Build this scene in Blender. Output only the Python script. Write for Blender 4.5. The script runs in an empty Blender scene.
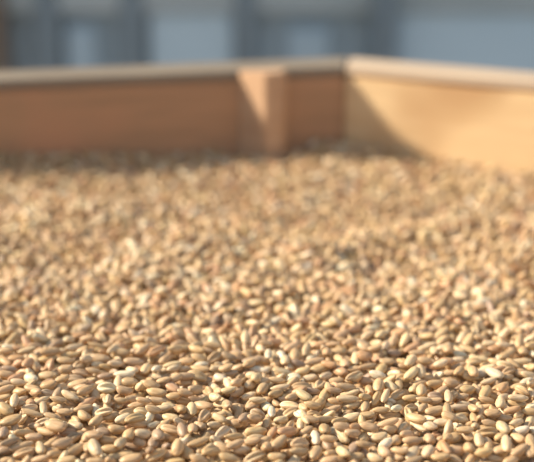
import bpy, bmesh, math, random
import numpy as np
from math import sin, cos, tan, atan, atan2, radians as R, pi
random.seed(7)
rng = np.random.default_rng(11)
S = 0.001                                   # all planning is in millimetres
# ------------------------------------------------------------------ camera
W, H_ = 534, 462
F_PX = 1250.0
Y0 = -160.0                                  # image row of the horizon
TILT = atan((231 - Y0) / F_PX)
CAM_H = 178.0                               # eye above the level of the grain
def ray(px, py):
    u = (px - 267) / F_PX; v = (231 - py) / F_PX
    return np.array([u, cos(TILT) + v * sin(TILT), -sin(TILT) + v * cos(TILT)])
def at(px, py, z=0.0):
    d = ray(px, py); t = (z - CAM_H) / d[2]
    return np.array([d[0] * t, d[1] * t])
def project(P):
    """P (n,3) mm -> px, py, depth"""
    x = P[:, 0]; y = P[:, 1]; z = P[:, 2] - CAM_H
    dep = y * cos(TILT) - z * sin(TILT)
    up = y * sin(TILT) + z * cos(TILT)
    return 267 + F_PX * x / dep, 231 - F_PX * up / dep, dep

sc = bpy.context.scene
COL = sc.collection
def tag(o, label=None, cat=None, group=None, kind=None):
    if label: o['label'] = label
    if cat: o['category'] = cat
    if group: o['group'] = group
    if kind: o['kind'] = kind
    return o

# ------------------------------------------------------------------ materials
def new_mat(name, rough=0.6):
    m = bpy.data.materials.new(name); m.use_nodes = True
    nt = m.node_tree; b = nt.nodes['Principled BSDF']
    b.inputs['Roughness'].default_value = rough
    return m, nt, b
def N(nt, t, **kw):
    n = nt.nodes.new(t)
    for k, v in kw.items(): setattr(n, k, v)
    return n
def ramp(nt, fac, stops):
    r = N(nt, 'ShaderNodeValToRGB'); e = r.color_ramp.elements
    while len(e) < len(stops): e.new(0.5)
    for i, (p, c) in enumerate(stops):
        e[i].position = p; e[i].color = (*c, 1)
    nt.links.new(fac, r.inputs[0]); return r.outputs[0]
def grain_material(name, source):
    m, nt, b = new_mat(name, 0.42)
    L = nt.links.new
    if source == 'object':
        tint = N(nt, 'ShaderNodeObjectInfo').outputs['Color']
    else:
        a = N(nt, 'ShaderNodeVertexColor'); a.layer_name = 'tint'; tint = a.outputs['Color']
    ga = N(nt, 'ShaderNodeAttribute'); ga.attribute_name = 'grain_pos'
    pos = ga.outputs['Vector']
    if source == 'object':
        rn = N(nt, 'ShaderNodeObjectInfo').outputs['Random']
        sh = N(nt, 'ShaderNodeVectorMath', operation='SCALE'); sh.inputs[0].default_value = (40, 70, 90); L(rn, sh.inputs['Scale'])
        ad = N(nt, 'ShaderNodeVectorMath', operation='ADD'); L(pos, ad.inputs[0]); L(sh.outputs[0], ad.inputs[1]); pos = ad.outputs[0]
    st = N(nt, 'ShaderNodeMapping'); st.inputs['Scale'].default_value = (0.35, 1.7, 1.7); L(pos, st.inputs[0])
    nz = N(nt, 'ShaderNodeTexNoise'); nz.inputs['Scale'].default_value = 0.9; nz.inputs['Detail'].default_value = 3
    L(st.outputs[0], nz.inputs['Vector'])
    mot = ramp(nt, nz.outputs['Fac'], [(0.33, (0.78, 0.72, 0.66)), (0.62, (1.06, 1.06, 1.06))])
    mul = N(nt, 'ShaderNodeMix', data_type='RGBA', blend_type='MULTIPLY'); mul.inputs[0].default_value = 1
    L(tint, mul.inputs[6]); L(mot, mul.inputs[7])
    L(mul.outputs[2], b.inputs['Base Color'])
    fine = N(nt, 'ShaderNodeTexNoise'); fine.inputs['Scale'].default_value = 2.2; fine.inputs['Detail'].default_value = 2
    L(st.outputs[0], fine.inputs['Vector'])
    bp = N(nt, 'ShaderNodeBump'); bp.inputs['Strength'].default_value = 0.6; bp.inputs['Distance'].default_value = 0.00018
    L(fine.outputs['Fac'], bp.inputs['Height']); L(bp.outputs[0], b.inputs['Normal'])
    b.inputs['Specular IOR Level'].default_value = 0.35
    b.inputs['Subsurface Weight'].default_value = 0.06
    b.inputs['Subsurface Radius'].default_value = (1.0, 0.6, 0.35)
    b.inputs['Subsurface Scale'].default_value = 0.0012
    return m
M_GRAIN = grain_material('wheat_skin', 'object')
M_PILE = grain_material('wheat_pile_skin', 'vertex')
def wood_material(name, base, dark, blotch=None, scale=14, stretch=(1, 1, 9), rough=0.6, bl_pos=(0.52, 0.66)):
    m, nt, b = new_mat(name, rough); L = nt.links.new
    tc = N(nt, 'ShaderNodeTexCoord')
    mp = N(nt, 'ShaderNodeMapping'); mp.inputs['Scale'].default_value = stretch
    L(tc.outputs['Object'], mp.inputs[0])
    nz = N(nt, 'ShaderNodeTexNoise'); nz.inputs['Scale'].default_value = scale; nz.inputs['Detail'].default_value = 6
    nz.inputs['Distortion'].default_value = 0.6
    L(mp.outputs[0], nz.inputs['Vector'])
    c = ramp(nt, nz.outputs['Fac'], [(0.32, dark), (0.66, base)])
    if blotch:
        n2 = N(nt, 'ShaderNodeTexNoise'); n2.inputs['Scale'].default_value = 12; n2.inputs['Detail'].default_value = 2
        L(tc.outputs['Object'], n2.inputs['Vector'])
        f = ramp(nt, n2.outputs['Fac'], [(bl_pos[0], (0, 0, 0)), (bl_pos[1], (1, 1, 1))])
        mx = N(nt, 'ShaderNodeMix', data_type='RGBA'); L(f, mx.inputs[0]); L(c, mx.inputs[6]); mx.inputs[7].default_value = (*blotch, 1)
        c = mx.outputs[2]
    L(c, b.inputs['Base Color'])
    bp = N(nt, 'ShaderNodeBump'); bp.inputs['Strength'].default_value = 0.3; bp.inputs['Distance'].default_value = 0.0008
    L(nz.outputs['Fac'], bp.inputs['Height']); L(bp.outputs[0], b.inputs['Normal'])
    return m
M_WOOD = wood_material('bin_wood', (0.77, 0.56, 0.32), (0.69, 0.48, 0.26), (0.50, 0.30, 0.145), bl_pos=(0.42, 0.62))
M_WOODR = wood_material('bin_wood_reddish', (0.46, 0.265, 0.15), (0.37, 0.22, 0.125), (0.52, 0.265, 0.15), bl_pos=(0.5, 0.7))  # darker wood for the shaded board; its red blotches paint in bounced light
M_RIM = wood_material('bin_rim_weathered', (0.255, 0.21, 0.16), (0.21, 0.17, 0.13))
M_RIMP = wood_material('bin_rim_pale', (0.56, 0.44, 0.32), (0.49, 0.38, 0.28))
M_POST = wood_material('bin_batten_wood', (0.56, 0.36, 0.22), (0.48, 0.30, 0.18))
def plain_noise(name, a, b_, scale, rough=0.7):
    m, nt, b = new_mat(name, rough)
    tc = N(nt, 'ShaderNodeTexCoord')
    nz = N(nt, 'ShaderNodeTexNoise'); nz.inputs['Scale'].default_value = scale; nz.inputs['Detail'].default_value = 4
    nt.links.new(tc.outputs['Object'], nz.inputs['Vector'])
    nt.links.new(ramp(nt, nz.outputs['Fac'], [(0.35, a), (0.65, b_)]), b.inputs['Base Color'])
    return m

# ------------------------------------------------------------------ mesh helper
def link_mesh(name, bm, mat, parent=None, bevel=0.0, smooth=False):
    if bevel: 
        bmesh.ops.bevel(bm, geom=bm.edges[:], offset=bevel, segments=2, affect='EDGES')
    bmesh.ops.recalc_face_normals(bm, faces=bm.faces[:])
    me = bpy.data.meshes.new(name); bm.to_mesh(me); bm.free()
    me.materials.append(mat)
    if smooth:
        for p in me.polygons: p.use_smooth = True
    o = bpy.data.objects.new(name, me); COL.objects.link(o)
    if parent: o.parent = parent
    return o
def prism(bm, pts, z0, z1):
    """vertical prism over plan outline pts (mm)"""
    lo = [bm.verts.new((x * S, y * S, z0 * S)) for x, y in pts]
    hi = [bm.verts.new((x * S, y * S, z1 * S)) for x, y in pts]
    n = len(pts)
    bm.faces.new(lo[::-1]); bm.faces.new(hi)
    for i in range(n):
        bm.faces.new((lo[i], lo[(i + 1) % n], hi[(i + 1) % n], hi[i]))
    return bm
SUN_E=9.0; SUN_A=5.0; SKY=(0.62,0.72,0.86); SKY_E=0.74; FOCUS=412; APERT=10.2
TRACES = """
@0 402
35,45,110,70,-20,n;105,15,80,40,0,n;178,25,75,45,10,pc;258,35,85,35,-60,p;335,20,80,60,20,n;190,68,150,40,-3,n;65,110,150,70,5,n;205,110,100,50,-20,n;345,95,145,55,-5,gc;495,40,110,60,10,n;440,110,125,60,-40,nc;500,90,90,60,-20,n;385,60,90,45,0,n;330,150,170,70,-10,n;140,165,150,50,25,n;270,180,120,45,-15,n;405,185,110,60,5,rc;60,240,110,40,30,d;20,190,60,60,90,d;200,205,95,50,0,n;130,260,140,50,12,n;370,250,130,80,20,n;240,285,95,60,-50,p;450,285,130,85,25,n;140,295,130,45,5,nc;515,210,90,55,88,n;520,265,50,50,0,ne;330,310,100,60,20,n;30,290,75,60,0,d;130,335,160,60,5,n;390,345,130,60,0,n;515,330,60,60,0,ne;240,345,90,45,0,n;290,235,75,50,0,d
@90 402
80,60,110,50,0,pc;100,15,60,30,-70,p;175,15,75,50,90,p;230,60,175,50,18,nc;280,15,110,40,0,n;370,12,110,38,0,n;470,30,90,60,0,p;480,90,120,80,-10,p;375,45,90,50,0,n;355,82,60,38,0,we;270,95,150,60,15,gc;290,130,130,60,8,n;120,105,100,60,15,n;35,115,90,60,30,n;380,140,60,38,30,w;480,165,130,52,-8,nc;155,165,100,78,0,n;85,170,60,60,0,d;230,195,72,70,0,ne;315,190,95,60,5,p;405,200,95,75,-45,d;25,200,75,68,0,n;100,230,110,62,0,n;180,250,60,60,0,pe;290,245,105,60,-20,n;380,240,70,70,0,de;450,255,60,60,0,de;510,225,90,60,15,p;30,285,135,80,-45,p;120,275,70,58,0,n;240,305,165,90,3,n;355,290,50,50,0,de;390,330,145,60,15,nc;520,285,80,78,0,ne;460,310,105,60,-10,n;30,345,90,50,0,n;190,350,150,60,5,n
@180 402
10,45,60,60,0,ne;70,45,60,60,0,pe;140,20,145,60,-15,n;225,12,75,38,-30,pc;280,20,60,60,0,ne;340,35,95,70,5,nc;435,25,90,60,10,n;515,30,60,55,90,we;145,80,85,83,0,nec;230,65,85,48,10,g;280,80,80,55,-45,n;460,72,95,60,-10,dc;515,95,50,50,0,ne;380,100,70,60,0,de;235,100,80,38,-15,p;45,100,100,50,10,d;440,110,85,60,20,n;340,130,80,60,0,n;205,145,90,42,15,p;125,150,60,60,0,de;75,160,92,60,-80,n;15,170,60,60,0,de;450,165,155,80,10,g;255,180,130,60,35,pc;160,190,75,48,0,d;60,220,70,70,0,nec;320,205,120,48,15,n;110,240,140,50,10,n;290,235,150,50,8,n;425,230,110,50,0,n;500,235,90,50,15,n;190,290,180,75,25,gc;330,265,110,50,15,n;360,295,120,60,15,p;515,270,90,60,80,n;40,310,115,85,-30,n;290,335,120,60,0,n;445,325,165,60,10,pc;110,345,110,60,0,n
@270 402
115,20,120,50,-12,pc;10,40,60,45,90,w;200,30,75,55,-40,n;250,20,100,50,0,n;360,50,150,45,8,n;370,15,100,38,0,n;500,20,100,42,15,p;480,80,120,55,3,p;65,105,120,88,30,p;170,70,50,48,0,wec;205,92,115,38,-55,p;180,130,75,42,85,p;260,65,80,42,10,nc;240,100,80,42,-5,n;325,108,155,45,12,n;100,175,155,72,20,r;15,180,50,50,0,re;215,165,75,52,20,n;325,165,80,78,0,ne;270,215,110,55,-78,w;430,150,110,60,0,n;425,205,130,80,-40,pc;510,150,65,50,20,r;350,220,80,38,0,n;490,190,100,60,10,n;50,245,130,80,25,n;180,245,130,78,20,nc;270,305,105,75,50,n;345,270,75,70,0,de;435,300,95,60,-40,p;500,270,85,68,30,d;40,330,90,60,0,n;170,310,120,60,15,n;120,345,100,50,0,n;350,330,90,60,0,n;505,330,85,60,0,n;410,345,80,50,0,n
@360 402
90,15,90,40,10,n;30,30,60,50,0,ne;40,75,100,50,0,n;125,50,100,42,0,n;70,90,60,50,0,ne;215,40,85,45,30,w;310,25,110,50,20,nc;175,85,165,50,0,nc;165,125,155,48,3,n;300,75,80,38,0,n;450,55,160,70,8,n;370,35,68,50,30,n;50,150,110,60,-5,n;335,100,135,60,-20,g;35,110,85,38,0,n;180,160,95,60,25,n;265,165,105,85,30,pc;345,145,155,42,-32,p;415,140,80,58,-20,p;490,120,110,50,0,p;485,180,85,60,30,n;110,210,110,68,0,p;210,228,75,65,0,pe;310,240,120,68,5,n;412,225,88,80,0,ne;522,215,60,48,90,ne;20,215,60,60,0,ne;25,260,65,50,0,n;80,270,50,50,0,ne;145,300,80,78,0,ne;490,265,95,75,60,r;310,310,120,78,35,p;405,298,75,65,0,pe;215,320,95,60,-20,n;90,330,85,60,-20,p;480,330,110,60,0,g;400,345,60,55,0,ne;235,290,60,35,-10,n
@444 402
95,35,130,50,5,p;90,78,145,46,12,g;20,60,55,50,0,ne;175,40,80,50,-60,n;230,12,110,36,0,n;335,15,60,55,0,pe;350,48,60,52,0,pe;430,12,110,42,-10,g;510,60,65,38,0,n;215,55,48,45,0,ne;290,75,95,60,0,n;405,50,65,42,0,r;445,72,60,60,0,nec;350,95,110,50,-5,n;510,110,85,65,60,p;180,100,52,45,0,ne;220,100,55,45,0,ne;100,122,82,55,8,pc;185,145,52,45,0,pe;270,130,80,52,0,n;430,125,90,50,15,p;350,155,75,65,0,pe;30,130,90,60,-10,n;460,165,82,58,0,w;125,165,90,40,0,n;255,170,130,60,0,nc;55,215,110,80,10,n;135,210,90,60,-30,n;208,225,88,55,85,p;262,225,75,65,0,ne;340,215,95,68,30,g;370,250,90,60,80,p;440,215,90,58,-30,n;515,240,115,60,80,g;10,275,50,45,0,re;75,290,100,60,5,n;148,280,90,65,88,n;235,300,115,68,5,g;450,290,120,60,15,n;340,290,85,60,0,n;400,325,115,60,20,n;500,295,65,60,0,ne;60,335,100,50,-20,n;520,335,55,55,0,ne;455,340,90,44,10,n;300,340,90,50,0,n;160,335,100,50,30,n
@0 342
120,12,100,38,0,r;30,55,85,45,0,n;35,20,75,42,10,d;160,50,110,38,5,p;295,60,145,72,8,n;210,10,90,38,5,n;340,15,110,42,0,p;440,35,140,46,15,p;520,15,65,34,0,n;500,70,85,42,15,n;30,90,110,34,10,p;95,115,100,60,0,r;200,90,120,52,-25,g;165,130,70,60,0,re;285,135,110,65,5,g;390,90,110,60,0,n;475,135,88,58,40,nc;510,105,75,55,30,p;390,165,82,66,0,n;140,172,130,48,-10,rc;55,160,65,44,0,d;20,140,62,50,0,d;35,205,100,50,0,n;185,218,92,68,-15,w;285,200,110,60,-5,n;370,220,90,50,5,n;490,190,130,42,3,nc;465,240,130,58,0,n;110,240,72,46,0,p;35,245,90,50,0,n;290,260,100,60,0,n;370,275,75,60,0,nec;505,290,95,60,20,n;30,285,110,50,10,n;110,300,145,68,-20,n;190,275,100,50,-10,n;415,320,110,46,-10,p;250,330,90,42,20,p;215,300,90,50,-30,n;340,310,65,50,0,de;85,350,60,40,0,pe;20,335,90,50,0,n;345,345,100,44,0,n;480,345,100,44,0,n
@90 342
45,35,120,34,0,n;60,100,145,85,-5,n;180,65,145,70,-5,n;230,20,75,42,0,n;140,40,65,34,20,pc;315,45,135,55,25,n;390,20,100,42,0,n;395,55,130,46,15,rc;505,45,95,58,20,n;375,95,110,42,-15,pc;455,100,140,58,25,n;260,120,130,60,5,n;150,130,80,42,5,p;110,165,110,42,5,g;330,160,98,55,70,p;395,160,88,50,75,w;20,185,72,38,0,n;90,205,80,42,0,d;205,195,130,58,3,w;250,170,75,50,-20,p;500,150,85,50,15,p;490,185,110,46,5,p;385,210,90,42,-10,pc;510,215,70,50,20,g;85,235,110,42,-5,p;100,270,118,68,0,wc;235,240,92,60,0,g;330,230,130,50,-10,n;300,265,62,60,0,pe;360,255,110,58,-5,n;490,265,135,75,-20,r;205,295,100,60,0,n;395,300,120,60,-5,g;25,305,90,58,-30,n;100,335,80,50,-80,pc;265,325,150,50,12,n;500,330,90,50,0,n;180,345,80,38,0,n;400,345,100,38,0,n;440,230,65,44,0,n;20,265,65,44,0,d;320,348,90,38,0,n
@180 342
100,45,120,50,-15,g;195,25,110,42,0,n;20,30,75,56,20,n;315,40,90,55,0,g;410,20,90,42,15,n;480,45,62,52,0,pe;525,75,62,45,90,w;510,10,62,34,0,n;205,85,130,58,25,nc;425,85,165,50,-5,d;40,120,90,50,0,n;110,95,92,58,0,n;290,110,90,50,-5,d;485,115,90,42,0,n;120,165,140,50,-8,g;100,200,160,75,-5,gc;15,165,65,36,0,p;30,205,110,50,5,n;220,150,72,42,10,p;275,155,82,50,0,n;370,165,125,72,40,nc;410,130,82,50,20,n;465,160,135,46,-8,w;240,215,92,72,-20,w;455,215,98,62,60,p;335,245,82,75,0,ne;200,255,74,42,-25,p;415,260,75,58,-30,pe;300,215,62,44,0,d;25,240,90,50,0,n;150,245,62,44,0,d;90,285,115,58,35,n;165,285,62,60,0,nec;490,275,105,75,60,n;500,235,82,50,20,n;230,300,80,55,-50,n;335,315,110,58,30,n;210,330,85,56,-30,p;110,340,130,44,0,d;410,330,90,50,10,p;290,340,62,42,0,p;460,345,90,42,0,p;30,300,72,50,0,n;500,330,62,50,0,n
@270 342
70,50,78,55,-60,w;20,70,72,55,80,p;130,30,110,58,20,n;30,20,72,42,0,r;150,75,62,60,0,ne;215,80,98,46,60,p;340,65,68,60,0,ne;290,20,82,50,0,r;410,45,82,58,0,n;375,10,90,38,0,n;470,15,90,42,10,n;495,45,88,56,30,n;510,100,78,55,80,p;90,112,66,46,0,pe;35,145,60,50,0,pe;115,155,60,46,0,pe;80,180,145,55,0,p;165,130,82,50,0,d;265,115,130,46,8,n;355,110,80,36,0,n;445,120,70,58,85,ne;410,95,52,42,0,ne;300,155,140,62,2,g;195,175,88,58,5,g;500,160,72,50,0,n;350,135,92,42,-10,r;415,180,105,66,-30,r;235,205,90,46,0,p;330,200,95,50,30,p;135,220,78,55,0,wc;40,228,100,38,0,n;500,200,110,42,15,nc;395,225,82,50,0,n;515,230,82,50,15,g;300,250,105,70,50,nc;185,265,155,58,5,nc;60,270,120,46,5,p;445,270,140,50,5,n;35,310,105,56,30,n;325,310,98,56,45,g;200,320,105,58,-20,p;130,325,85,50,20,n;470,310,130,46,5,p;380,300,62,42,0,n;250,290,62,42,0,d;460,340,135,42,0,p;390,345,90,42,0,n;95,348,90,40,0,n
@360 342
25,30,85,58,-20,n;150,25,98,50,50,p;90,60,62,44,0,n;200,70,95,66,10,d;310,25,120,50,15,r;415,15,90,42,0,p;500,35,90,50,5,p;25,95,92,66,-5,r;110,90,80,60,60,n;385,55,62,38,0,p;440,55,52,46,0,pe;340,75,100,42,5,n;495,85,90,50,15,n;300,115,88,56,30,p;380,115,90,50,0,n;480,130,90,50,10,p;160,120,90,50,0,n;45,160,110,38,10,n;105,190,98,54,-5,w;185,165,92,50,-5,r;270,150,72,42,0,n;305,190,120,58,25,p;360,180,62,50,0,pe;445,185,110,58,-5,r;510,190,62,46,0,n;30,225,92,78,-10,r;110,260,70,60,0,ne;55,285,50,50,0,ne;200,215,90,42,0,n;180,260,95,65,-40,p;250,240,92,58,0,nc;450,250,120,58,8,n;400,215,90,38,0,n;320,260,110,55,55,p;365,290,85,83,0,ne;525,255,60,46,85,ne;225,310,105,56,25,nc;490,290,75,50,20,n;100,330,115,48,45,nc;150,325,95,40,50,p;300,335,100,48,5,g;450,320,82,50,0,dc;525,325,72,46,88,p;30,330,85,50,20,n;165,350,72,34,0,w;440,350,90,34,0,n;380,345,62,36,0,n
@444 342
20,70,62,60,0,ne;90,80,85,58,0,w;140,40,115,56,-20,n;215,35,92,58,60,p;270,10,52,36,0,p;300,50,92,66,0,r;350,20,82,42,0,p;470,55,70,68,0,ne;375,80,140,58,15,n;515,30,65,50,20,n;525,75,60,44,85,w;210,95,130,42,-5,p;175,125,90,50,0,nc;460,118,128,44,0,p;85,145,100,42,5,n;380,135,110,38,15,n;20,120,72,50,0,r;90,180,115,54,40,n;225,180,75,60,0,w;300,190,115,66,-25,w;175,185,62,58,0,ne;385,170,72,46,10,nc;460,185,95,78,0,nc;520,195,52,50,0,ne;30,190,82,42,0,n;45,245,95,76,0,n;150,230,120,50,3,p;265,235,100,38,8,p;380,220,75,58,30,n;140,280,92,68,5,n;345,275,98,72,30,r;442,260,92,55,5,n;515,260,50,50,0,pec;195,272,44,42,0,ne;245,300,135,60,40,n;45,320,95,50,20,nc;460,300,85,50,-20,nc;520,300,75,46,80,p;135,335,82,42,0,p;440,335,120,42,0,p;355,330,110,50,30,p;250,348,82,38,0,n;100,325,62,42,0,n
"""
# ------------------------------------------------------------------ the wooden bin
GROUND = -760.0
WALL_H = CAM_H - 0.0
# height of the rim: rim corner seen at row 63, foot of the corner at row 152
foot = at(345, 153)
def top_height(px, py, p):
    d = ray(px, py); t = p[1] / d[1]; return CAM_H + d[2] * t
RIM = top_height(345, 67, foot)            # inner top edge
CORNER = at(345, 67, RIM)
LP = at(0, 81, RIM); RP = at(534, 83, RIM)
lu = (LP - CORNER) / np.linalg.norm(LP - CORNER)
ru = (RP - CORNER) / np.linalg.norm(RP - CORNER)
def perp_out(u):
    n = np.array([-u[1], u[0]])
    return n if n @ CORNER > 0 else -n      # away from the camera
lo_, ro_ = perp_out(lu), perp_out(ru)
TH = 34.0
# the outer mitre of the obtuse corner
mit = (lo_ + ro_); mit /= np.linalg.norm(mit); mit *= TH / (mit @ lo_)
LEN_L, LEN_R = 380.0, 330.0
bin_e = bpy.data.objects.new('wooden_bin', None); COL.objects.link(bin_e)
bin_e.location = (0, 0.33, GROUND * S)
tag(bin_e, 'wooden bin with thick plank sides holding the wheat, in front of blue-grey building', 'bin')
def bin_part(name, bm, mat, bevel=0.0, parent=None):
    o = link_mesh(name, bm, mat, None, bevel)
    p = parent or bin_e
    o.parent = p
    if p is bin_e: o.matrix_parent_inverse.identity(); o.location = (-bin_e.location.x, -bin_e.location.y, -bin_e.location.z)
    return o
# inner plan outline: corner, left end, right end, then back round behind the camera
LE = CORNER + lu * LEN_L; RE = CORNER + ru * LEN_R
NL = np.array([LE[0], -160.0]); NR = np.array([RE[0], -160.0])
plan = [CORNER, LE, NL, NR, RE]
def board(a, b, ao, bo, mat, z0, z1, bevel=0.0016):
    return bin_part('side_board', prism(bmesh.new(), [tuple(a), tuple(b), tuple(bo), tuple(ao)], z0, z1), mat, bevel)
CO = CORNER + mit; LO = LE + lo_ * TH; RO = RE + ro_ * TH
def wall_stack(a, b, ao, bo, mat):
    z = RIM - 5.0
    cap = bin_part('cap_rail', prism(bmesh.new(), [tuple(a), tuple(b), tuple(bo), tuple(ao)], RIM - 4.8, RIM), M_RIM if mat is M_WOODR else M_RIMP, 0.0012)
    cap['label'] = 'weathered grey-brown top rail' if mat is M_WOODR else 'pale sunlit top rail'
    for hgt in (128, 190, 190, 190, 300):
        z1 = z; z0 = max(GROUND, z - hgt)
        if z0 < z1 - 5: board(a, b, ao, bo, mat, z0 + (1.5 if z0 > GROUND else 0), z1)
        z = z0
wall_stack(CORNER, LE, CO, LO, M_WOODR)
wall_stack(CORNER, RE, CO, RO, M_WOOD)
LOx = LE + np.array([-TH, 0]); ROx = RE + np.array([TH, 0])
wall_stack(LE, NL, LOx, NL + np.array([-TH, 0]), M_WOOD)
wall_stack(RE, NR, ROx, NR + np.array([TH, 0]), M_WOOD)
wall_stack(NL, NR, NL + np.array([0, -TH]), NR + np.array([0, -TH]), M_WOOD)
# chamfered upright on the shaded board
def on_left(px):
    k = (px - 267) / F_PX                   # x/dep, dep for z~RIM/2
    best = min((abs(project(np.array([[*(CORNER + lu * s), RIM * .6]]))[0][0] - px), s) for s in np.arange(0, 200, .5))
    return CORNER + lu * best[1]
P0 = on_left(238)
side = ru * 0.86 + (-lo_) * 0.3; side /= np.linalg.norm(side)
P1 = P0 + side * 21
P2 = P1 - lu * 9
P3 = P2 - lu * 8 + lo_ * ((P0 - P2) @ lo_)
post = bin_part('upright_batten', prism(bmesh.new(), [tuple(P0 + lo_ * .2), tuple(P1), tuple(P2), tuple(P3 + lo_ * .2)], -40, RIM + 0.6), M_POST, 0.001)
post['label'] = 'pale chamfered upright batten on the shaded side board'

# ------------------------------------------------------------------ wheat grains
def grain_mesh_data(ns, nv, length=6.5, wid=3.25, thick=2.95, crease=0.5, kink=0.0, plump=2.3, seed=0):
    """unit grain in mm, long axis X, crease on +Z; germ end at -X"""
    r = random.Random(seed)
    V = []
    us = [-cos(pi * (i + 0.0) / (ns - 1)) for i in range(ns)]
    for i, u in enumerate(us):
        if i in (0, ns - 1):
            continue
        q = (1 - abs(u) ** plump) ** 0.5
        if u < 0: q *= 1 - 0.10 * u * u * 1.0
        zmid = -0.14 * thick * (u * u) + kink * u * thick * .2
        for j in range(nv):
            a = 2 * pi * j / nv
            y = cos(a); z = sin(a)
            yy = y * wid / 2 * q
            zz = z * thick / 2 * q * (0.86 if z > 0 else 1.0)
            # ventral crease: a groove along +Z with two rounded cheeks
            if z > 0:
                g = math.exp(-(yy / (0.17 * wid)) ** 2)
                fade = max(0.0, 1 - (abs(u) / 0.97) ** 4)
                zz -= crease * g * fade * q
                ch = math.exp(-((abs(yy) - 0.25 * wid) / (0.16 * wid)) ** 2)
                zz += crease * 0.28 * ch * fade * q
            else:
                # dimple of the germ at one end of the back
                d = math.exp(-((u + 0.74) / 0.13) ** 2) * math.exp(-(yy / (0.25 * wid)) ** 2)
                zz += 0.22 * d
            k = 1 + 0.02 * sin(3 * a + seed) * (1 - u * u)
            V.append((u * length / 2, yy * k, zz * k + zmid))
    rings = ns - 2
    c0 = len(V); V.append((-length / 2, 0, -0.14 * thick - kink * thick * .2)); c1 = len(V); V.append((length / 2, 0, -0.14 * thick + kink * thick * .2))
    Q = []; T = []
    for i in range(rings - 1):
        for j in range(nv):
            a = i * nv + j; b = i * nv + (j + 1) % nv
            Q.append((a, b, b + nv, a + nv))
    for j in range(nv):
        T.append((c0, (j + 1) % nv, j)); T.append((c1, (rings - 1) * nv + j, (rings - 1) * nv + (j + 1) % nv))
    return np.array(V, dtype=np.float64), np.array(Q), np.array(T)
VAR = [dict(wid=3.3, thick=2.9, crease=.50, plump=2.2), dict(wid=3.05, thick=2.75, crease=.62, plump=2.0, length=6.8),
       dict(wid=3.5, thick=3.1, crease=.42, plump=2.5, length=6.2), dict(wid=2.9, thick=2.6, crease=.7, plump=2.1, kink=.35, length=6.6),
       dict(wid=3.2, thick=3.0, crease=.5, plump=2.7, length=5.9, kink=-.25), dict(wid=3.35, thick=2.7, crease=.8, plump=1.9, length=6.6)]
HI = [grain_mesh_data(18, 28, seed=i, **v) for i, v in enumerate(VAR)]
MID = [grain_mesh_data(11, 14, seed=i, **v) for i, v in enumerate(VAR)]
LOW = [grain_mesh_data(7, 8, seed=i, **v) for i, v in enumerate(VAR)]

TONES = {'n': (0.56, 0.39, 0.225), 'p': (0.65, 0.50, 0.315), 'w': (0.72, 0.62, 0.445),
         'd': (0.40, 0.285, 0.19), 'r': (0.54, 0.335, 0.19), 'g': (0.57, 0.405, 0.22)}  # the dark tone covers greyish skins and shade painted into traced grains
def tone_colour(t, r):
    c = np.array(TONES[t]); k = r.uniform(.88, 1.1)
    return tuple(np.clip(c * k * np.array([1, r.uniform(.98, 1.02), r.uniform(.94, 1.06)]), 0, 1))

# height field of the bed
Y300 = at(267, 310)[1]
BANK = 9.0; DIP = 6.0
GX0, GX1, GY0, GY1 = -232.0, 232.0, at(267, 462)[1] - 42, CORNER[1] + 45; CELL = 0.4
nx = int((GX1 - GX0) / CELL); ny = int((GY1 - GY0) / CELL)
xs = GX0 + (np.arange(nx) + .5) * CELL; ys = GY0 + (np.arange(ny) + .5) * CELL
_cp = np.array([-60, 0, 90, 180, 250, 300, 360, 450, 534, 600.]); _cr = np.array([201, 203, 207, 214, 236, 243, 236, 226, 222, 222.])
_cx = np.array([at(a, b)[0] for a, b in zip(_cp, _cr)]); _cy = np.array([at(a, b)[1] for a, b in zip(_cp, _cr)])
def surf(x, y):
    """gentle relief of the heaped grain"""
    s = 1.2 * np.sin(x / 31 + y / 37 + 1.0) + 1.1 * np.sin(x / 13 - y / 19 + 2.2 + np.sin(x / 29)) + 1.0 * np.sin(x / 7.0 + y / 8.5 + 1.5 * np.sin(y / 23))
    far = np.clip((y - Y300) / 60, 0, 1)
    yc = np.interp(x, _cx, _cy); t1 = np.clip((y - yc) / 26, 0, 1); t2 = np.clip((y - yc - 26) / (CORNER[1] - 12 - yc - 26), 0, 1)
    crest = 3.0 * np.exp(-((y - yc + 6) / 26) ** 2) - DIP * t1 * t1 * (3 - 2 * t1) * (1 - t2)      # a low ridge, a hollow behind it
    bank = np.clip((-20 - x) / 130, 0, 1) * np.clip((y - CORNER[1] + 150) / 110, 0, 1)     # heaped higher along the shaded board
    back = 7.5 * np.clip((y - CORNER[1] + 120) / 110, 0, 1)
    return s * (0.35 + 0.95 * far) * (1 - 0.75 * t1) + crest + back + BANK * bank * bank * (3 - 2 * bank)
XX, YY = np.meshgrid(xs, ys, indexing='ij')
TARGET = surf(XX, YY)
FIELD = TARGET - 7.5
def euler_mat(az, pitch, roll):
    ca, sa = cos(az), sin(az); cp, sp = cos(pitch), sin(pitch); cr, sr = cos(roll), sin(roll)
    Rz = np.array([[ca, -sa, 0], [sa, ca, 0], [0, 0, 1]])
    Ry = np.array([[cp, 0, -sp], [0, 1, 0], [sp, 0, cp]])   # +pitch lifts +X
    Rx = np.array([[1, 0, 0], [0, cr, -sr], [0, sr, cr]])
    return Rz @ Ry @ Rx
def cell(x, y):
    return int((x - GX0) / CELL), int((y - GY0) / CELL)
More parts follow.
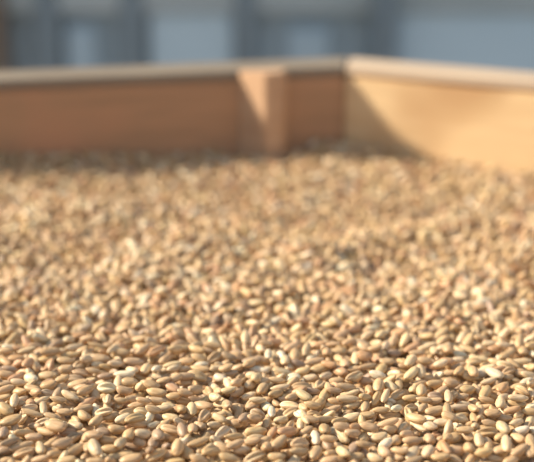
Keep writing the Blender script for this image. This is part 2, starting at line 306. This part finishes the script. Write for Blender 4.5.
def local_pitch(x, y, az, lim=0.7):
    d = 2.1
    i, j = cell(x + cos(az) * d, y + sin(az) * d); k, l = cell(x - cos(az) * d, y - sin(az) * d)
    if not (1 < i < nx - 2 and 1 < j < ny - 2 and 1 < k < nx - 2 and 1 < l < ny - 2): return 0.0
    a = FIELD[i - 1:i + 2, j - 1:j + 2].max() - FIELD[k - 1:k + 2, l - 1:l + 2].max()
    return max(-lim, min(lim, atan(a / (2 * d)) * .8))
RAD = 4.0; NR_ = int(RAD / CELL)
def patch(x, y, Rm, dims, nestle=0.93):
    i, j = cell(x, y)
    if i < NR_ + 1 or j < NR_ + 1 or i > nx - NR_ - 2 or j > ny - NR_ - 2: return None
    sl = (slice(i - NR_, i + NR_ + 1), slice(j - NR_, j + NR_ + 1))
    dx = XX[sl] - x; dy = YY[sl] - y
    Q = Rm @ np.diag([1 / dims[0] ** 2, 1 / dims[1] ** 2, 1 / dims[2] ** 2]) @ Rm.T
    B = Q[0, 2] * dx + Q[1, 2] * dy
    Cc = Q[0, 0] * dx * dx + 2 * Q[0, 1] * dx * dy + Q[1, 1] * dy * dy - 1
    D = B * B - Q[2, 2] * Cc
    m = D > 0
    rt = np.sqrt(np.where(m, D, 0))
    zb = (-B - rt) / Q[2, 2]; zt = (-B + rt) / Q[2, 2]
    hh = (FIELD[sl] - zb)[m]
    if hh.size == 0: return None
    k = int(hh.size * nestle)
    zc = np.partition(hh, k)[k] if k < hh.size else hh.max()
    return sl, m, zc, zt
def commit(p, zc):
    sl, m, _, zt = p
    F = FIELD[sl]; F[m] = np.maximum(F[m], (zc + zt)[m]); FIELD[sl] = F
GR = []     # x,y,z,R,scale(3),variant,tone,crease,traced index
def add(x, y, zc, Rm, sc3, var, tone, cr, tr=None, info=None):
    GR.append([x, y, zc, Rm, sc3, var, tone, cr, tr, info])
def dims_of(var, s):
    v = VAR[var]; return (v.get('length', 6.5) / 2 * s[0], v['wid'] / 2 * s[1], v['thick'] / 2 * s[2])
def inside(x, y, m=2.5):
    p = np.array([x, y]) - CORNER
    return p @ lo_ < -m and p @ ro_ < -m and LE[0] + m < x < RE[0] - m and not (abs((np.array([x, y]) - (P1 + P2) / 2) @ lu) < 26 and p @ lo_ > -16 - 2)
TN = 'nnnnnnnppppgggrrdw'
def rand_grain():
    var = rng.integers(len(VAR)); s = rng.uniform(.9, 1.1, 3) * rng.uniform(.93, 1.07)
    cr = rng.random() < .42
    roll = (0 if cr else pi) + rng.normal(0, .5)
    return var, s, cr, roll
def fill(cap, region, tries, drop=1.9):
    xa, xb, ya, yb = region; cnt = 0
    P = rng.random((tries, 2)) * (xb - xa, yb - ya) + (xa, ya)
    for x, y in P:
        if not inside(x, y): continue
        i, j = cell(x, y)
        c = TARGET[i, j] + cap(x, y)
        if FIELD[i, j] > c - drop: continue
        az = rng.random() * 2 * pi
        if y > 1e9: az = 0
        var, s, cr, roll = rand_grain()
        if y > YH: s = s * 1.1
        pitch = local_pitch(x, y, az) + rng.normal(0, .2)
        Rm = euler_mat(az, pitch, roll)
        p = patch(x, y, Rm, dims_of(var, s))
        if p is None: continue
        if p[2] + 1.35 > c + .35: continue
        commit(p, p[2]); add(x, y, p[2], Rm, s, var, TN[rng.integers(len(TN))], cr); cnt += 1
    return cnt
# traced grains
traced = []
x0 = y0 = 0
for ln in TRACES.strip().split('\n'):
    if ln[0] == '@': x0, y0 = map(int, ln[1:].split()); continue
    for t in ln.split(';'):
        x, y, l, w, a, k = t.split(',')
        q = 1 / 5.933
        traced.append((x0 + float(x) * q, y0 + float(y) * q, float(l) * q, float(w) * q, R(float(a)), k))
YH = at(267, 340)[1]
REG = (-205, 205, GY0 + 15, GY1 - 20)
def cap_under(x, y): return -2.3 if y < YH else 0.0
n1 = fill(cap_under, REG, 60000)
n2 = fill(cap_under, REG, 40000, 1.6)
tr_sorted = sorted(range(len(traced)), key=lambda i: -traced[i][1] + random.uniform(-6, 6))
for ti in tr_sorted:
    px, py, l, w, a, k = traced[ti]
    z = 0.0
    x, y = at(px, py, z)
    dep = float(project(np.array([[x, y, 0]]))[2][0]); s_ = F_PX / dep
    E = atan2(CAM_H, y)
    endon = 'e' in k; cr = 'c' in k; tone = k[0]
    if endon:
        az = pi / 2 + random.uniform(-.45, .45); ext = random.uniform(-.25, .35)
        wid = min(3.9, max(2.6, (l + w) / 2 / s_ * 1.06)); Lm = random.uniform(5.8, 6.6)
    else:
        wid = min(3.9, max(2.5, w / s_ * 1.07)); sp = max(l - w, 2) / s_
        X = sp * cos(a); Y = sp * sin(a) / sin(E)
        az = atan2(Y, X); Lm = min(7.6, max(5.6, math.hypot(X, Y) + wid * 1.02)); ext = random.uniform(-.06, .06)
    if random.random() < .5: az += pi
    var = random.randrange(len(VAR)); v = VAR[var]
    s = np.array([Lm / v.get('length', 6.5), wid / v['wid'], min(1.2, max(.85, wid * .9 / v['thick']))])
    roll = (0 if cr else pi) + random.uniform(-.35, .35)
    if cr:      # crease turned a little towards the viewer
        roll += (.6 if cos(az) > 0 else -.6)
    for it in range(3):
        x, y = at(px, py, z)
        pitch = local_pitch(x, y, az, .35) * .7 + ext
        Rm = euler_mat(az, pitch, roll)
        p = patch(x, y, Rm, dims_of(var, s), .90)
        if p is None: break
        z = min(p[2], TARGET[p[0]].mean() + .9)
    if p is None: continue
    commit(p, z); add(x, y, z, Rm, s, var, tone, cr, ti)
n3 = fill(lambda x, y: -0.6 if y < YH else .4, REG, 50000, 2.3 )
n4 = fill(lambda x, y: -0.2 if y < YH else .5, REG, 40000, 2.0)
print('grains', len(GR), n1, n2, n3, n4)

# how large each grain shows in the frame: a small point splat
cen = np.array([[g[0], g[1], g[2]] for g in GR])
px, py, dep = project(cen)
near = [i for i in range(len(GR)) if -15 < px[i] < 549 and 300 < py[i] < 480]
zb = np.full((H_, W), 1e9); ib = np.full((H_, W), -1)
dense = [grain_mesh_data(16, 26, seed=i, **v)[0] for i, v in enumerate(VAR)]
for i in near:
    g = GR[i]
    P = (dense[g[5]] * g[4]) @ g[3].T + cen[i]
    a, b, d = project(P)
    a = np.floor(a).astype(int); b = np.floor(b).astype(int)
    ok = (a >= 0) & (a < W) & (b >= 0) & (b < H_)
    for A, B, D in zip(a[ok], b[ok], d[ok]):
        if D < zb[B, A]: zb[B, A] = D; ib[B, A] = i
vals, cnts = np.unique(ib[ib >= 0], return_counts=True)
order = [int(v) for _, v in sorted(zip(-cnts, vals))]
hero = order[:300]
heroset = set(hero)
print('smallest hero px', int(sorted(cnts)[::-1][299]))

# the countless rest: one mesh
def build_pile():
    VV = []; LL = []; CC = []; QQ = []; TT = []; off = 0
    # the bulk of the bed under the top layers
    step = 3.0
    gx = np.arange(GX0, GX1 + 1, step); gy = np.arange(GY0, GY1 + 1, step)
    cx_, cy_ = LE[0] + 1, RE[0] - 1
    bx = np.linspace(cx_, cy_, 150); by = np.linspace(-158, CORNER[1] + 10, 200)
    bv = []; idx = {}
    rr = random.Random(3)
    for i, x in enumerate(bx):
        lim = CORNER[1] + 1
        # far boundary follows the two boards
        p = np.array([x, 0.0]); o = lo_ if x < CORNER[0] else ro_
        yl = CORNER[1] - (x - CORNER[0]) * o[0] / o[1] - 1.0
        for j in range(200):
            y = -158 + (yl + 158) * j / 199
            bv.append((x, y, float(surf(x, y)) - 4.6 + (rr.uniform(-.8, .8) if 1 else 0) + (4.0 if (y < GY0 + 15 or abs(x) > 205) else 0)))
    bq = [(i * 200 + j, (i + 1) * 200 + j, (i + 1) * 200 + j + 1, i * 200 + j + 1) for i in range(149) for j in range(199)]
    VV.append(np.array(bv)); CC.append(np.tile(np.array([[.5, .33, .18]]), (len(bv), 1))); LL.append(np.array(bv)); QQ.append(np.array(bq)); off = len(bv)
    r = random.Random(5)
    for i, g in enumerate(GR):
        if i in heroset: continue
        lod = MID if (py[i] > 262) else LOW
        if py[i] > 300: lod = HI if cnt_of.get(i, 0) > 12 else MID
        V, Q, T = lod[g[5]]
        P = (V * g[4]) @ g[3].T + cen[i]
        LL.append(V + np.array([r.uniform(0, 200), r.uniform(0, 200), r.uniform(0, 200)])); VV.append(P); QQ.append(Q + off); TT.append(T + off)
        CC.append(np.tile(np.array([tone_colour(g[6], r)]), (len(P), 1))); off += len(P)
    V = np.concatenate(VV) * S; Q = np.concatenate(QQ); T = np.concatenate(TT); C_ = np.concatenate(CC)
    me = bpy.data.meshes.new('wheat_pile')
    nq, nt_ = len(Q), len(T)
    me.vertices.add(len(V)); me.vertices.foreach_set('co', V.astype(np.float32).ravel())
    me.loops.add(nq * 4 + nt_ * 3)
    me.loops.foreach_set('vertex_index', np.concatenate([Q.ravel(), T.ravel()]).astype(np.int32))
    me.polygons.add(nq + nt_)
    me.polygons.foreach_set('loop_start', np.concatenate([np.arange(nq) * 4, nq * 4 + np.arange(nt_) * 3]).astype(np.int32))
    me.polygons.foreach_set('use_smooth', np.ones(nq + nt_, dtype=bool))
    me.update(calc_edges=True); me.validate()
    at_ = me.color_attributes.new('tint', 'FLOAT_COLOR', 'POINT')
    at_.data.foreach_set('color', np.concatenate([C_, np.ones((len(C_), 1))], 1).astype(np.float32).ravel())
    ga = me.attributes.new('grain_pos', 'FLOAT_VECTOR', 'POINT'); ga.data.foreach_set('vector', np.concatenate(LL).astype(np.float32).ravel())
    me.materials.append(M_PILE)
    o = bpy.data.objects.new('wheat_pile', me); COL.objects.link(o)
    print('pile verts', len(V))
    return o
cnt_of = {int(v): int(c) for v, c in zip(vals, cnts)}
pile = tag(build_pile(), 'deep bed of countless loose tan wheat grains filling the wooden bin', 'wheat', kind='stuff')

# one mesh per kind of grain, shared by the single grains
def to_mesh(name, data):
    V, Q, T = data
    me = bpy.data.meshes.new(name)
    me.from_pydata((V * S).tolist(), [], Q.tolist() + T.tolist())
    for p in me.polygons: p.use_smooth = True
    ga = me.attributes.new('grain_pos', 'FLOAT_VECTOR', 'POINT'); ga.data.foreach_set('vector', V.astype(np.float32).ravel())
    me.materials.append(M_GRAIN); return me
from mathutils import Matrix
kinds = [to_mesh('wheat_grain', d) for d in HI]
proto = [bpy.data.objects.new('wheat_grain', m) for m in kinds]

# ------------------------------------------------------------------ naming each grain
TW = {'n': 'tan', 'p': 'pale cream', 'w': 'near-white', 'd': 'dull shade-tinted brown', 'r': 'reddish-brown', 'g': 'golden'}
def side_word(x):
    ws = ['far left', 'left', 'left of centre', 'centre', 'right of centre', 'right', 'far right']
    return ws[min(6, max(0, int(x / W * 7)))]
def row_word(y):
    if y > 444: return 'bottom edge'
    if y > 424: return 'near bottom edge'
    if y > 400: return 'lower foreground'
    if y > 372: return 'middle foreground'
    if y > 345: return 'upper foreground'
    return 'behind the foreground'
def pose_word(g):
    ax = g[3][:, 0]
    c = cen_i = np.array([g[0], g[1], g[2]])
    e = np.array([c - ax * 2.5, c + ax * 2.5]); a, b, _ = project(e)
    dx, dy = a[1] - a[0], -(b[1] - b[0]); L_ = math.hypot(dx, dy)
    if dx < 0: dx, dy = -dx, -dy
    if L_ < 8.5 or abs(math.degrees(atan2(dy, dx))) > 62: return 'end-on'
    an = math.degrees(atan2(dy, dx))
    if an > 11: return 'rising rightwards'
    if an < -11: return 'rising leftwards'
    return 'lying sideways'
shown = {}
for i in hero:
    yy, xx = np.where(ib == i); shown[i] = (xx.mean(), yy.mean())
labels = {}
for i in hero:
    g = GR[i]; x, y = shown[i]
    crw = 'creased ' if g[7] else ''
    labels[i] = (f"{crw}{TW[g[6]]} grain", pose_word(g), f"{row_word(y)}, {side_word(x)}")
by = {}
for i in hero: by.setdefault(labels[i], []).append(i)
ORD2 = ['leftmost', 'second leftmost', 'third leftmost', 'fourth leftmost', 'fifth leftmost', 'sixth leftmost', 'seventh leftmost', 'eighth leftmost', 'ninth leftmost']
ORD = ['', 'second ', 'third ', 'fourth ', 'fifth ', 'sixth ', 'seventh ', 'eighth ', 'ninth ', 'tenth ']
final = {}
NUM = {2: 'two', 3: 'three', 4: 'four', 5: 'five', 6: 'six', 7: 'seven', 8: 'eight', 9: 'nine', 10: 'ten'}
for k, ids in by.items():
    what, pose, where = k
    if len(ids) == 1: final[ids[0]] = f"{what} {pose}, {where}"; continue
    ids.sort(key=lambda i: shown[i][0])
    for n, i in enumerate(ids):
        final[i] = f"{ORD2[n]} {what} {pose}, {where}"
from collections import Counter
dup_ = [k for k, v in Counter(final.values()).items() if v > 1]
print('dups', dup_[:5], 'maxwords', max(len(v.split()) for v in final.values()))
r = random.Random(5)
for n, i in enumerate(hero):
    g = GR[i]
    o = proto[g[5]].copy(); COL.objects.link(o)
    M4 = Matrix.Identity(4)
    for a in range(3):
        for b in range(3): M4[a][b] = g[3][a, b] * g[4][b]
        M4[a][3] = (g[0], g[1], g[2])[a] * S
    o.matrix_world = M4
    o.color = (*tone_colour(g[6], r), 1)
    tag(o, final[i].replace(' grain', ' wheat grain', 1), 'wheat grain', 'single wheat grains on the near part of the bed')
for p in proto: bpy.data.objects.remove(p)

# ------------------------------------------------------------------ the blue-grey building behind
FY = 2100.0
M_BLUE = plain_noise('blue_sheet', (0.33, 0.425, 0.48), (0.37, 0.465, 0.52), 3)
M_PALE = plain_noise('pale_blue_panel', (0.56, 0.715, 0.80), (0.61, 0.765, 0.85), 3)
M_DULL = plain_noise('dull_blue_panel', (0.43, 0.56, 0.64), (0.47, 0.60, 0.68), 3)
M_DARK = plain_noise('dark_steel', (0.21, 0.265, 0.30), (0.235, 0.295, 0.33), 6)
M_GREY = plain_noise('grey_rail', (0.42, 0.49, 0.50), (0.48, 0.54, 0.55), 6)
M_BROWN = plain_noise('brown_post', (0.22, 0.17, 0.13), (0.26, 0.205, 0.16), 6)
M_GROUND = plain_noise('yard_ground', (0.20, 0.17, 0.13), (0.27, 0.23, 0.18), 8, .9)
def fpos(px, py, y=FY):
    d = ray(px, py); t = y / d[1]; return d[0] * t, CAM_H + d[2] * t
def fbox(name, x0, x1, z0, z1, y0, y1, mat, parent=None, bevel=0.003):
    return link_mesh(name, prism(bmesh.new(), [(x0, y0), (x1, y0), (x1, y1), (x0, y1)], z0, z1), mat, parent, bevel)
g_ = fbox('floor', -6000, 6000, GROUND - 40, GROUND, -3000, 5000, M_GROUND, None, 0); g_['kind'] = 'structure'
wb = fbox('wall_back', -3200, 3200, GROUND, 1700, FY, FY + 80, M_BLUE, None, 0); wb['kind'] = 'structure'
trim_n = 0
def trim(px0, px1, mat, thick):
    global trim_n
    a = fpos(px0, 30)[0]; b = fpos(px1, 30)[0]; trim_n += 1
    o = fbox(f'trim_{trim_n}', a, b, GROUND, 1700, FY - thick, FY - 1, mat); o['kind'] = 'structure'
trim(-22, 10, M_BROWN, 60)
trim(38, 62, M_DARK, 30)
trim(122, 146, M_DARK, 30)
trim(236, 256, M_DARK, 34)
trim(371, 394, M_DARK, 60)
trim_n += 1
zr = fpos(267, 11)[1]; zr2 = fpos(267, -30)[1]
o = fbox(f'trim_{trim_n}', -3200, 3200, zr, zr2, FY - 24, FY - 1, M_GREY); o['kind'] = 'structure'
def panel(n, px0, px1, py0, py1):
    x0, z1 = fpos(px0, py0); x1, z0 = fpos(px1, py1)
    o = fbox(f'window_{n}', x0, x1, z0, z1, FY - 14, FY - 1, M_PALE if n in (1, 4) else M_DULL); o['kind'] = 'structure'
panel(1, 150, 235, 12, 130); panel(2, 288, 328, 27, 120); panel(3, 66, 100, 26, 110); panel(4, 396, 640, 11, 140)

# ------------------------------------------------------------------ light
ts = np.linalg.norm(at(424, 160) - foot)
b_ = 0.36
kap = 1 + b_ * (lu @ ru) / abs(lu @ ro_)      # the shaded board's shadow creeps along the sunlit one
dxy = ru + b_ * ro_
down = RIM * kap / ts
d = np.array([dxy[0], dxy[1], -down]); d /= np.linalg.norm(d)
print('kap', kap, 'elev', math.degrees(atan(down / np.linalg.norm(dxy))));print('E450', math.degrees(atan2(CAM_H, at(267,450)[1])), 'dep450', project(np.array([[0,at(267,450)[1],0]]))[2]);print('sun dir', d, 'RIM', RIM, 'ts', ts, 'corner', CORNER, 'lu', lu, 'ru', ru, 'dot left', d[:2] @ (-lo_))
from mathutils import Vector
sun = bpy.data.lights.new('sun', 'SUN'); sun.energy = SUN_E; sun.angle = R(SUN_A); sun.color = (1.0, 0.87, 0.68)
so = bpy.data.objects.new('sun', sun); COL.objects.link(so)
so.rotation_euler = Vector((float(d[0]), float(d[1]), float(d[2]))).to_track_quat('-Z', 'Y').to_euler()
so.location = (-1.0, 0, 2)
w = bpy.data.worlds.new('sky'); sc.world = w; w.use_nodes = True
bg = w.node_tree.nodes['Background']; bg.inputs[0].default_value = (*SKY, 1); bg.inputs[1].default_value = SKY_E

# ------------------------------------------------------------------ camera
cd = bpy.data.cameras.new('camera'); co = bpy.data.objects.new('camera', cd); COL.objects.link(co)
co.location = (0, 0, CAM_H * S); co.rotation_euler = (pi / 2 - TILT, 0, 0)
cd.sensor_fit = 'HORIZONTAL'; cd.sensor_width = 36; cd.lens = 36 * F_PX / W
cd.clip_start = 0.01; cd.clip_end = 100
cd.dof.use_dof = True; cd.dof.focus_distance = FOCUS * S; cd.dof.aperture_fstop = cd.lens / APERT
sc.camera = co
vs = sc.view_settings
vs.view_transform = 'Standard'; vs.look = 'None'; vs.gamma = 1; vs.use_curve_mapping = False; vs.exposure = 0.0
